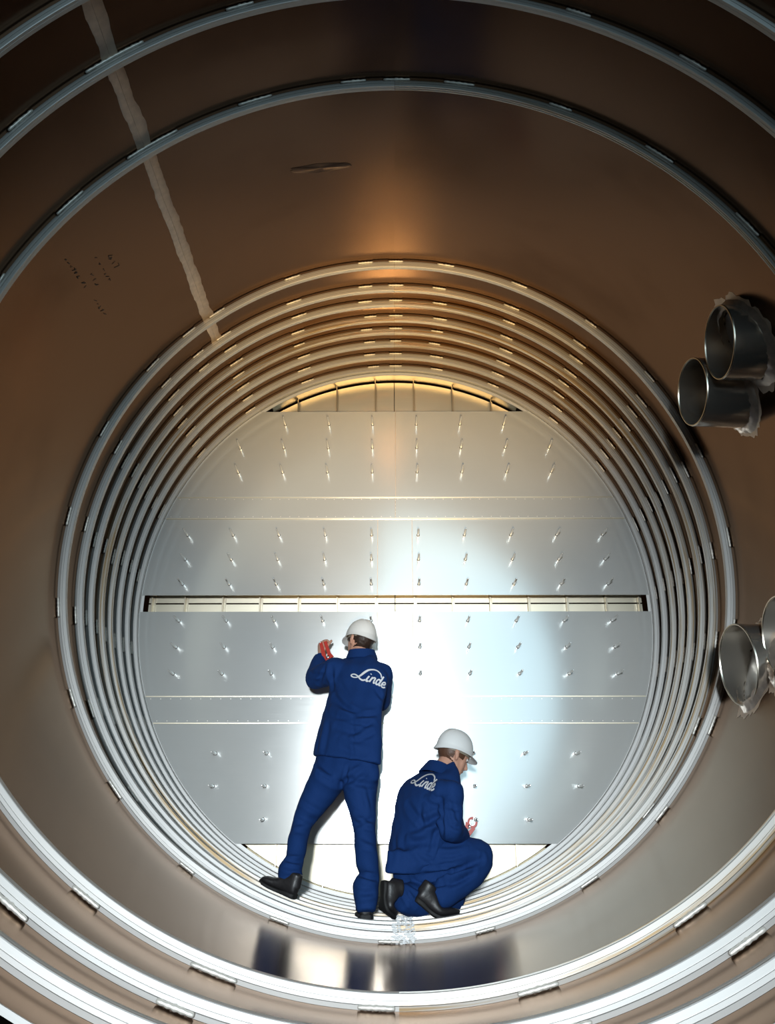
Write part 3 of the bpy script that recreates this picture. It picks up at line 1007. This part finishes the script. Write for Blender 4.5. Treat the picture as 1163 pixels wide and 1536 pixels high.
def logo_on(jacket_obj, p_left, p_right, depth, nrm, scale_v=1.0, lift=0.0025):
    """lay the white word on the back of a jacket; nrm points out of the back"""
    me = jacket_obj.data
    off = wloc(jacket_obj)
    bvh = BVHTree.FromPolygons([v.co + off for v in me.vertices], [tuple(p.vertices) for p in me.polygons])
    ray = lambda p: bvh.ray_cast(CAM, (at(p[0], p[1], 3.0) - CAM).normalized())[0]
    A = ray(p_left) or at(*p_left, depth[0]); B = ray(p_right) or at(*p_right, depth[1])
    eu = B - A; size = eu.length
    nrm = Vector(nrm).normalized()
    ev = nrm.cross(eu.normalized()).normalized() * size * scale_v
    if ev.z < 0: ev = -ev
    mb = MB()
    for path, wd in LOGO:
        L, R_ = ribbon(path, wd)
        vs_, fs = [], []
        ok = True
        rowsn = 3
        for a, b in zip(L, R_):
            for q in range(rowsn):
                p2 = a.lerp(b, q / (rowsn - 1))
                w3 = A + eu * p2.x + ev * p2.y
                hit = bvh.ray_cast(w3 + nrm * 0.6, -nrm, 1.5)
                vs_.append((hit[0] + nrm * lift) if hit[0] is not None else w3 + nrm * lift)
        nn_ = len(L)
        for i in range(nn_ - 1):
            for q in range(rowsn - 1):
                fs.append((i * rowsn + q, i * rowsn + q + 1, (i + 1) * rowsn + q + 1, (i + 1) * rowsn + q))
        mb.add(vs_, fs)
    me2 = mb.mesh('m', 60)
    o = link('back_lettering', me2, MATS['white_print'], jacket_obj)
    o['label'] = 'white script lettering reading Linde'
    return o

# ============ standing worker
W1 = empty('person', at(500, 1365, 3.06))
tag(W1, 'standing worker in blue overalls and white hard hat, seen from behind, reaching to the tray', 'person')
fd = Vector((-0.30, 0.95, 0.0)).normalized()      # the way the trunk faces
sdv = fd.cross(Vector((0, 0, 1)))
mb = MB()
tor = [((470, 1133), (570, 1148), 3.20, 3.13, 0.150), ((474, 1112), (571, 1124), 3.215, 3.145, 0.155), ((482, 1082), (571, 1092), 3.235, 3.165, 0.145),
       ((489, 1058), (572, 1066), 3.26, 3.19, 0.138), ((495, 1036), (578, 1040), 3.285, 3.215, 0.140), ((497, 1016), (581, 1020), 3.305, 3.235, 0.138),
       ((500, 1001), (575, 1004), 3.32, 3.25, 0.120), ((511, 991), (566, 992), 3.335, 3.275, 0.095), ((524, 984), (560, 984), 3.345, 3.30, 0.070)]
mb.tube([sec_px(l, r, a, b, h, fd) for l, r, a, b, h in tor], n=36, sub=4, power=2.35, cap=0.02)
# left sleeve: out to the elbow and up to the cuff
sh = at(503, 1006, 3.315); el = at(472, 1019, 3.385); cu = at(480.5, 988, 3.455)
mb.chain([sh + Vector((0.05, -0.02, -0.02)), sh, sh.lerp(el, .5), el], [0.088, 0.090, 0.082, 0.070], n=20, sub=3)
mb.chain([el + (el - cu) * 0.10, el, el.lerp(cu, .55), cu, cu + (cu - el) * 0.05], [0.050, 0.069, 0.062, 0.052, 0.050], n=20, sub=3, cap=0.3)
# right sleeve: folded in front of the chest
sh2 = at(571, 1012, 3.25); el2 = at(572, 1052, 3.36); cu2 = at(535, 1022, 3.47)
mb.chain([sh2 + Vector((-0.05, 0, 0)), sh2, sh2.lerp(el2, .5), el2], [0.085, 0.085, 0.075, 0.066], n=20, sub=3)
mb.chain([el2, el2.lerp(cu2, .5), cu2], [0.066, 0.058, 0.050], n=20, sub=3, cap=0.3)
me = remesh(mb, 0.0105, 5)
F1 = [(497, 1062, 560, 1080, 0.0150, 0.020), (510, 1074, 568, 1070, -0.0125, 0.016), (505, 1090, 555, 1100, -0.0112, 0.020),
      (528, 1106, 566, 1086, 0.0125, 0.018), (500, 1046, 540, 1072, -0.0100, 0.016), (512, 1110, 545, 1122, 0.0100, 0.02),
      (488, 1000, 478, 1026, -0.0112, 0.014), (497, 1000, 500, 1034, -0.0150, 0.016), (466, 1010, 482, 1012, -0.0100, 0.012),
      (505, 1030, 520, 1052, 0.0100, 0.018), (562, 1030, 576, 1050, -0.0100, 0.014), (487, 1084, 480, 1128, 0.0100, 0.022),
      (530, 1076, 530, 1140, -0.0037, 0.008)]
displace(me, fold_fn(me, F1, 0.0024, 1.3))
j1 = link('jacket', me, MATS['denim'], W1)
# collar
mb = MB(); vs_, fs = [], []
cc = at(543, 981, 3.325); n = 40
for k in range(n + 1):
    a = math.radians(-150 + 300 * k / n)
    dv = (-fd * math.cos(a) + sdv * math.sin(a))
    e = dv * 0.090
    e2 = dv * 0.112
    for p in (cc + e + Vector((0, 0, 0.024)), cc + e2 + Vector((0, 0, -0.034)), cc + e2 * 0.94 + Vector((0, 0, -0.038)), cc + e * 0.93 + Vector((0, 0, 0.022))):
        vs_.append(p)
for k in range(n):
    for q in range(4):
        fs.append((k * 4 + q, k * 4 + (q + 1) % 4, (k + 1) * 4 + (q + 1) % 4, (k + 1) * 4 + q))
fs += [(3, 2, 1, 0), tuple(n * 4 + q for q in range(4))]
mb.add(vs_, fs)
link('collar', fix_normals(mb.mesh('m', 50)), MATS['denim'], j1)
logo_on(j1, (525.5, 1016), (577, 1034), (3.2, 3.15), -fd + Vector((0, 0, 0.15)), 1.0)

# trousers
mb = MB()
mb.tube([sec_px((477, 1118), (567, 1128), 3.21, 3.16, 0.125, fd), sec_px((474, 1136), (567, 1146), 3.20, 3.15, 0.14, fd), sec_px((470, 1150), (568, 1158), 3.195, 3.14, 0.145, fd), sec_px((466, 1163), (568, 1170), 3.19, 3.135, 0.125, fd)], n=30, sub=3, cap=0.1)
def leg(mb, rows_, fdir=(0, 1, 0)):
    secs = []
    for x, y, hw, d in rows_:
        c = at(x, y, d); e = at(x + hw, y, d)
        h = (e - c).length
        secs.append((c, Vector((h, 0, 0)), Vector(fdir).normalized() * h * 1.08))
    # turn each section square to the leg
    out = []
    for i, (c, a, b) in enumerate(secs):
        t = (secs[min(i + 1, len(secs) - 1)][0] - secs[max(i - 1, 0)][0]).normalized()
        h = a.length
        bb = (Vector(fdir) - t * t.dot(Vector(fdir))).normalized()
        aa = bb.cross(t).normalized()
        out.append((c, aa * h, bb * h * 1.1))
    mb.tube(out, n=24, sub=3, cap=0.12)
leg(mb, [(540, 1158, 27, 3.15), (541, 1178, 26, 3.145), (541, 1195, 24, 3.135), (545, 1222, 19.5, 3.12), (547, 1245, 17, 3.105), (549, 1272, 16.5, 3.08), (551, 1295, 17, 3.06), (554, 1312, 15.5, 3.045), (549, 1328, 20, 3.03), (549, 1342, 19.5, 3.02), (550, 1357, 16.5, 3.01), (550, 1367, 14.5, 3.005)])
leg(mb, [(496, 1160, 29, 3.17), (485, 1180, 25.5, 3.18), (471, 1203, 22, 3.185), (459, 1224, 17.5, 3.18), (452, 1242, 15, 3.17), (447, 1262, 15.5, 3.15), (444, 1280, 15, 3.135), (442, 1290, 14, 3.125), (436, 1303, 18, 3.115), (436, 1312, 19, 3.11), (434, 1320, 17, 3.105), (433, 1327, 14, 3.10)])
me = remesh(mb, 0.0105, 4)
F2 = [(445, 1203, 478, 1222, 0.0112, 0.014), (444, 1220, 472, 1232, -0.0100, 0.013), (437, 1240, 466, 1240, 0.0088, 0.014),
      (520, 1168, 566, 1178, -0.0125, 0.016), (512, 1176, 550, 1150, -0.0125, 0.016), (530, 1222, 562, 1240, 0.0112, 0.014),
      (532, 1236, 562, 1226, -0.0088, 0.013), (540, 1312, 570, 1318, -0.0150, 0.012), (528, 1335, 560, 1338, -0.0088, 0.012), (535, 1350, 565, 1344, 0.0075, 0.012),
      (425, 1288, 458, 1292, -0.0150, 0.012), (420, 1305, 450, 1308, 0.0075, 0.012), (512, 1178, 478, 1160, -0.0088, 0.016), (522, 1150, 516, 1180, -0.0088, 0.01),
      (545, 1180, 553, 1215, 0.0075, 0.014), (535, 1260, 560, 1270, 0.0075, 0.014)]
displace(me, fold_fn(me, F2, 0.0022, 4.1))
link('trousers', me, MATS['denim'], W1)

# body: head, neck, trunk, limbs and hands as one mesh
HC = at(540, 964, 3.335)
hf, hu, hs = None, None, None
mb = MB()
hf1 = Vector((-0.60, 0.78, -0.06)); hu1 = Vector((0.16, 0.18, 0.97))
f1_, u1_, s1_ = head_parts(mb, HC, hf1, hu1)
neck = at(545, 1000, 3.31)
mb.chain([neck - Vector((0, 0, 0.05)), neck, HC - u1_ * 0.07 - f1_ * 0.02, HC - f1_ * 0.02], [0.065, 0.060, 0.056, 0.05], n=16)
hip = at(522, 1150, 3.17)
mb.tube([(neck - Vector((0, 0, 0.06)), sdv * 0.12, fd * 0.06), (neck.lerp(hip, .3), sdv * 0.15, fd * 0.09), (neck.lerp(hip, .65), sdv * 0.13, fd * 0.08), (hip, sdv * 0.11, fd * 0.07)], n=20)
mb.chain([sh + Vector((0.08, 0, 0)), sh, sh.lerp(el, .5), el, el.lerp(cu, .5), cu, cu + (cu - el) * 0.12], [0.05, 0.05, 0.045, 0.04, 0.038, 0.031, 0.028], n=14)
mb.chain([sh2 - Vector((0.08, 0, 0)), sh2, sh2.lerp(el2, .5), el2, el2.lerp(cu2, .5), cu2], [0.05, 0.05, 0.045, 0.04, 0.038, 0.03], n=14)
mb.chain([at(541, 1150, 3.15), at(545, 1200, 3.13), at(548, 1250, 3.10), at(551, 1300, 3.06), at(550, 1360, 3.01)], [0.06, 0.06, 0.05, 0.045, 0.034], n=14)
mb.chain([at(502, 1162, 3.17), at(478, 1195, 3.185), at(453, 1240, 3.17), at(444, 1280, 3.135), at(434, 1322, 3.10)], [0.055, 0.06, 0.05, 0.045, 0.034], n=14)
body = remesh(mb, 0.0075, 3)
hb = MB()
wr = cu + (cu - el).normalized() * 0.035
hdir = (at(482, 968, 3.475) - wr).normalized()
hand(hb, wr, hdir, (-0.75, -0.55, 0.1), 1, 0.95, 1.0)
hand(hb, cu2 + (cu2 - el2).normalized() * 0.03, (cu2 - el2), (0.2, -0.6, 0.7), 1, 0.8, 1.0)
hm = hb.mesh('h', 60)
bm = bmesh.new(); bm.from_mesh(body); bm.from_mesh(hm); me = bpy.data.meshes.new('body'); bm.to_mesh(me); bm.free()
fix_normals(me)
me.polygons.foreach_set('use_smooth', [True] * len(me.polygons))
link('body', me, MATS['skin'], W1)
link('hair', hair_mesh(HC, f1_, u1_, s1_, 3, low=-0.075), MATS['hair_dark'], W1)
for k in (-1, 1):
    eb = MB(); eb.ball(HC + f1_ * 0.080 + s1_ * k * 0.032 + u1_ * 0.012, (s1_ * 0.013, f1_ * 0.013, u1_ * 0.011), 12, 8)
    link('eye', eb.mesh('m', 80), MATS['eye_white'], W1)
helmet(W1, HC, f1_ + u1_ * 0.03, u1_)
# shoes
up = Vector((0, 0, 1))
shoe(W1, at(441, 1349, 3.08), at(408, 1334, 3.11), at(390, 1324, 3.115), Vector((0.35, -0.1, 1)), Vector((0.45, -0.1, 1)), 'black work shoe planted sideways on the ring edges')
shoe(W1, at(549, 1381, 3.0), at(546, 1375, 3.085), at(544.5, 1372.5, 3.13), up, up)

# ============ kneeling worker
W2 = empty('person', at(635, 1372, 3.10))
tag(W2, 'crouching worker in blue overalls and white hard hat, holding a red wrench', 'person')
f2 = Vector((0.76, 0.65, 0.0)).normalized(); s2 = f2.cross(Vector((0, 0, 1)))
mb = MB()
def csec(x, y, d, hs_, hf_, lean=0.0):
    return (at(x, y, d), s2 * hs_, (f2 + Vector((0, 0, lean))).normalized() * hf_)
mb.tube([csec(627, 1298, 3.16, 0.19, 0.150, -0.1), csec(628, 1285, 3.165, 0.20, 0.160), csec(631, 1262, 3.17, 0.205, 0.160), csec(635, 1236, 3.175, 0.205, 0.160), csec(640, 1212, 3.18, 0.215, 0.160), csec(643, 1192, 3.19, 0.225, 0.158, 0.1),
         csec(646, 1174, 3.20, 0.215, 0.145, 0.2), csec(652, 1160, 3.205, 0.170, 0.120, 0.3), csec(660, 1151, 3.21, 0.105, 0.095, 0.4), csec(665, 1145, 3.212, 0.080, 0.075, 0.5)], n=36, sub=4, power=2.35, cap=0.02)
# tail of the jacket hanging below the seat at the back
mb.tube([sec_px((590, 1275), (650, 1275), 3.12, 3.10, 0.13, f2), sec_px((588, 1296), (648, 1294), 3.115, 3.09, 0.13, f2), sec_px((587.5, 1308), (632, 1311), 3.11, 3.085, 0.12, f2)], n=30, sub=3, cap=0.02)
sr = at(678, 1190, 3.09); er = at(676, 1245, 3.055); cr_ = at(693, 1253, 3.15)
mb.chain([sr + Vector((-0.06, 0.03, 0.0)), sr, sr.lerp(er, .5), er], [0.080, 0.082, 0.073, 0.068], n=20)
mb.chain([er, er.lerp(cr_, .5), cr_], [0.066, 0.060, 0.052], n=20, cap=0.3)
sl = at(664, 1187, 3.30); el3 = at(684, 1240, 3.34); cl3 = at(692, 1251, 3.29)
mb.chain([sl, sl.lerp(el3, .5), el3], [0.08, 0.072, 0.06], n=20)
mb.chain([el3, cl3], [0.058, 0.05], n=20, cap=0.3)
me = remesh(mb, 0.0105, 5)
F3 = [(612, 1206, 637, 1236, -0.0125, 0.018), (632, 1236, 664, 1220, -0.0150, 0.018), (614, 1256, 664, 1232, 0.0150, 0.018), (614, 1262, 655, 1262, -0.0125, 0.018),
      (663, 1200, 664, 1255, -0.0187, 0.014), (640, 1195, 662, 1205, 0.0112, 0.014), (637, 1208, 640, 1240, 0.0125, 0.014), (672, 1196, 684, 1236, 0.0088, 0.012),
      (676, 1236, 692, 1242, -0.0112, 0.012), (625, 1276, 648, 1290, 0.0100, 0.014), (600, 1250, 596, 1300, 0.0075, 0.02), (655, 1240, 646, 1280, -0.0112, 0.014), (668, 1208, 690, 1214, -0.0088, 0.012)]
displace(me, fold_fn(me, F3, 0.0024, 2.2))
j2 = link('jacket', me, MATS['denim'], W2)
mb = MB(); vs_, fs = [], []
cc = at(657.5, 1157, 3.205); n = 40
cup = (Vector((0, 0, 1)) + f2 * 0.45).normalized(); cf = s2.cross(cup) * -1
if cf.dot(f2) < 0: cf = -cf
for k in range(n + 1):
    a = math.radians(-150 + 300 * k / n)
    dv = (-cf * math.cos(a) + s2 * math.sin(a))
    e = dv * 0.080; e2 = dv * 0.118
    for p in (cc + e + cup * 0.036, cc + e2 - cup * 0.040, cc + e2 * 0.93 - cup * 0.044, cc + e * 0.93 + cup * 0.034): vs_.append(p)
for k in range(n):
    for q in range(4):
        fs.append((k * 4 + q, k * 4 + (q + 1) % 4, (k + 1) * 4 + (q + 1) % 4, (k + 1) * 4 + q))
fs += [(3, 2, 1, 0), tuple(n * 4 + q for q in range(4))]
mb.add(vs_, fs)
link('collar', fix_normals(mb.mesh('m', 50)), MATS['denim'], j2)
logo_on(j2, (615, 1175), (651, 1187), (3.17, 3.11), (-0.42, -0.9, 0.2), 0.95)

mb = MB()
# seat, right thigh up to the raised knee, right shin, left thigh down to the knee on the rings, left shin
mb.chain([at(618, 1305, 3.17), at(635, 1300, 3.17)], [0.135, 0.14], n=24)
mb.chain([at(632, 1296, 3.14), at(660, 1288, 3.13), at(692, 1283, 3.14), at(719, 1285, 3.16)], [0.125, 0.112, 0.100, 0.094], n=24, sub=4)
mb.chain([at(723, 1284, 3.165), at(708, 1306, 3.14), at(686, 1326, 3.115), at(665, 1342, 3.095), at(654, 1350, 3.085)], [0.084, 0.086, 0.080, 0.072, 0.062], n=24, sub=4, cap=0.2)
mb.chain([at(618, 1308, 3.24), at(650, 1328, 3.25), at(682, 1346, 3.24)], [0.115, 0.095, 0.075], n=24, sub=4)
mb.chain([at(684, 1348, 3.23), at(650, 1352, 3.16), at(618, 1350, 3.10), at(602, 1346, 3.07)], [0.074, 0.088, 0.086, 0.072], n=24, sub=4, cap=0.2)
me = remesh(mb, 0.0105, 4)
F4 = [(632, 1314, 722, 1288, -0.026, 0.017), (650, 1300, 715, 1282, -0.016, 0.012), (660, 1322, 705, 1304, 0.014, 0.013), (668, 1330, 712, 1308, -0.010, 0.012), (628, 1268, 655, 1300, 0.012, 0.014), (645, 1330, 672, 1322, -0.0088, 0.012),
      (670, 1300, 672, 1330, 0.0075, 0.014), (605, 1335, 622, 1360, -0.0088, 0.012), (612, 1328, 640, 1345, 0.0088, 0.012), (655, 1275, 700, 1272, 0.0088, 0.014)]
displace(me, fold_fn(me, F4, 0.0022, 7.7))
link('trousers', me, MATS['denim'], W2)

HC2 = at(680, 1134, 3.225)
mb = MB()
hf2 = Vector((0.80, 0.36, -0.42)); hu2 = Vector((0.38, 0.20, 0.9))
fh, uh, sh_ = head_parts(mb, HC2, hf2, hu2)
nb = at(660, 1158, 3.205)
mb.chain([nb - Vector((0.02, 0, 0.06)), nb, HC2 - uh * 0.07 - fh * 0.03, HC2 - fh * 0.02], [0.064, 0.060, 0.056, 0.05], n=16)
hp = at(628, 1295, 3.17)
mb.tube([(nb - Vector((0.02, 0, 0.08)), s2 * 0.12, f2 * 0.06), (nb.lerp(hp, .35), s2 * 0.15, f2 * 0.09), (hp, s2 * 0.13, f2 * 0.09)], n=20)
mb.chain([sr + Vector((-0.08, 0.05, 0)), sr, sr.lerp(er, .5), er, er.lerp(cr_, .5), cr_, cr_ + (cr_ - er).normalized() * 0.03], [0.05, 0.05, 0.045, 0.042, 0.038, 0.030, 0.028], n=14)
mb.chain([sl - Vector((0.06, 0.05, 0)), sl, sl.lerp(el3, .5), el3, cl3], [0.05, 0.05, 0.045, 0.04, 0.03], n=14)
mb.chain([hp, at(660, 1288, 3.13), at(715, 1284, 3.16), at(690, 1322, 3.12), at(652, 1350, 3.085)], [0.07, 0.07, 0.05, 0.045, 0.032], n=14)
mb.chain([hp, at(650, 1328, 3.25), at(682, 1348, 3.235), at(640, 1352, 3.14), at(606, 1347, 3.075)], [0.07, 0.06, 0.045, 0.045, 0.034], n=14)
body = remesh(mb, 0.0075, 3)
hb = MB()
w2 = cr_ + (cr_ - er).normalized() * 0.03
hand(hb, w2, (at(694, 1244, 3.26) - w2), (0.3, -0.75, 0.4), -1, 0.95, 0.95)
hand(hb, cl3 + Vector((0.0, -0.03, -0.03)), (at(692, 1252, 3.22) - cl3), (0.1, 0.6, 0.6), 1, 0.9, 0.95)
hm = hb.mesh('h', 60)
bm = bmesh.new(); bm.from_mesh(body); bm.from_mesh(hm); me = bpy.data.meshes.new('body'); bm.to_mesh(me); bm.free()
fix_normals(me)
me.polygons.foreach_set('use_smooth', [True] * len(me.polygons))
link('body', me, MATS['skin'], W2)
link('hair', hair_mesh(HC2, fh, uh, sh_, 8, low=-0.055), MATS['hair_brown'], W2)
for k in (-1, 1):
    eb = MB(); eb.ball(HC2 + fh * 0.080 + sh_ * k * 0.032 + uh * 0.012, (sh_ * 0.013, fh * 0.013, uh * 0.011), 12, 8)
    link('eye', eb.mesh('m', 80), MATS['eye_white'], W2)
helmet(W2, HC2, fh + uh * 0.12, uh - fh * 0.10)
# left shoe stands on its toe, sole to the left; right shoe flexed with the heel up
shoe(W2, at(573, 1322, 3.045), at(572, 1364, 3.035), at(588, 1378, 3.07), Vector((1, 0.35, 0.15)), Vector((0.75, 0.4, 0.8)), 'black work shoe standing on its toe, sole outward')
shoe(W2, at(622, 1352, 3.06), at(655, 1379, 3.07), at(690, 1375, 3.11), Vector((0.62, 0.1, 0.78)), Vector((0.0, 0.0, 1)), 'black work shoe flexed at the ball, heel raised')

# ============ the two red tools
def wrench(name, grip, head, nrm, label, jaw=0.032, handle_w=0.013):
    """adjustable pliers wrench: two handles and an open jaw at the head end"""
    g = Vector(grip); h = Vector(head); f = (h - g).normalized(); L_ = (h - g).length
    nn = Vector(nrm); nn = (nn - f * nn.dot(f)).normalized(); s = f.cross(nn)
    root = empty(name, g); tag(root, label, 'wrench')
    def flat(nm, outline, t, mat):
        mb = MB(); n = len(outline)
        mb.add([g + f * a + s * b + nn * t for a, b in outline] + [g + f * a + s * b - nn * t for a, b in outline],
               [tuple(range(n)), tuple(reversed(range(n, 2 * n)))] + [((i + 1) % n, i, i + n, (i + 1) % n + n) for i in range(n)])
        return link(nm, fix_normals(mb.mesh('m')), mat, root)
    w = handle_w
    flat('handle', [(-0.02, -w), (L_ * 0.55, -w * 1.2), (L_ * 0.80, -w * 1.9), (L_ * 0.80, w * 0.4), (L_ * 0.5, -w * 0.05), (-0.02, w * 0.1)], 0.006, MATS['red_paint'])
    flat('handle', [(-0.02, w * 0.5), (L_ * 0.5, w * 0.6), (L_ * 0.80, w * 0.8), (L_ * 0.86, w * 1.9), (L_ * 0.55, w * 1.9), (-0.02, w * 1.6)], 0.006, MATS['red_paint'])
    c = L_
    arc = lambda r, a0, a1, k: [(c + r * math.cos(math.radians(a0 + (a1 - a0) * i / k)), r * math.sin(math.radians(a0 + (a1 - a0) * i / k))) for i in range(k + 1)]
    flat('jaw', arc(jaw, 40, 330, 20) + arc(jaw * 0.55, 330, 40, 14), 0.008, MATS['red_paint'])
    flat('jaw_face', arc(jaw * 0.58, 35, 300, 14) + arc(jaw * 0.46, 300, 35, 12), 0.0085, MATS['steel'])
    mb = MB(); q = g + f * L_ * 0.72
    mb.chain([q - nn * 0.012, q + nn * 0.012], [0.009, 0.009], n=10, sub=1, cap=0.2)
    link('pivot', mb.mesh('m', 40), MATS['steel'], root)
    return root
wrench('pliers_wrench', at(487, 967, 3.44), at(494.5, 993, 3.43), (0.1, -1, 0.1), 'red pliers gripped in the raised left hand against the tray', 0.030, 0.021)
wrench('pliers_wrench', at(694, 1255, 3.175), at(709, 1234, 3.175), (0.0, -1, 0.3), 'red open-jawed wrench held low by the crouching worker', 0.031, 0.018)
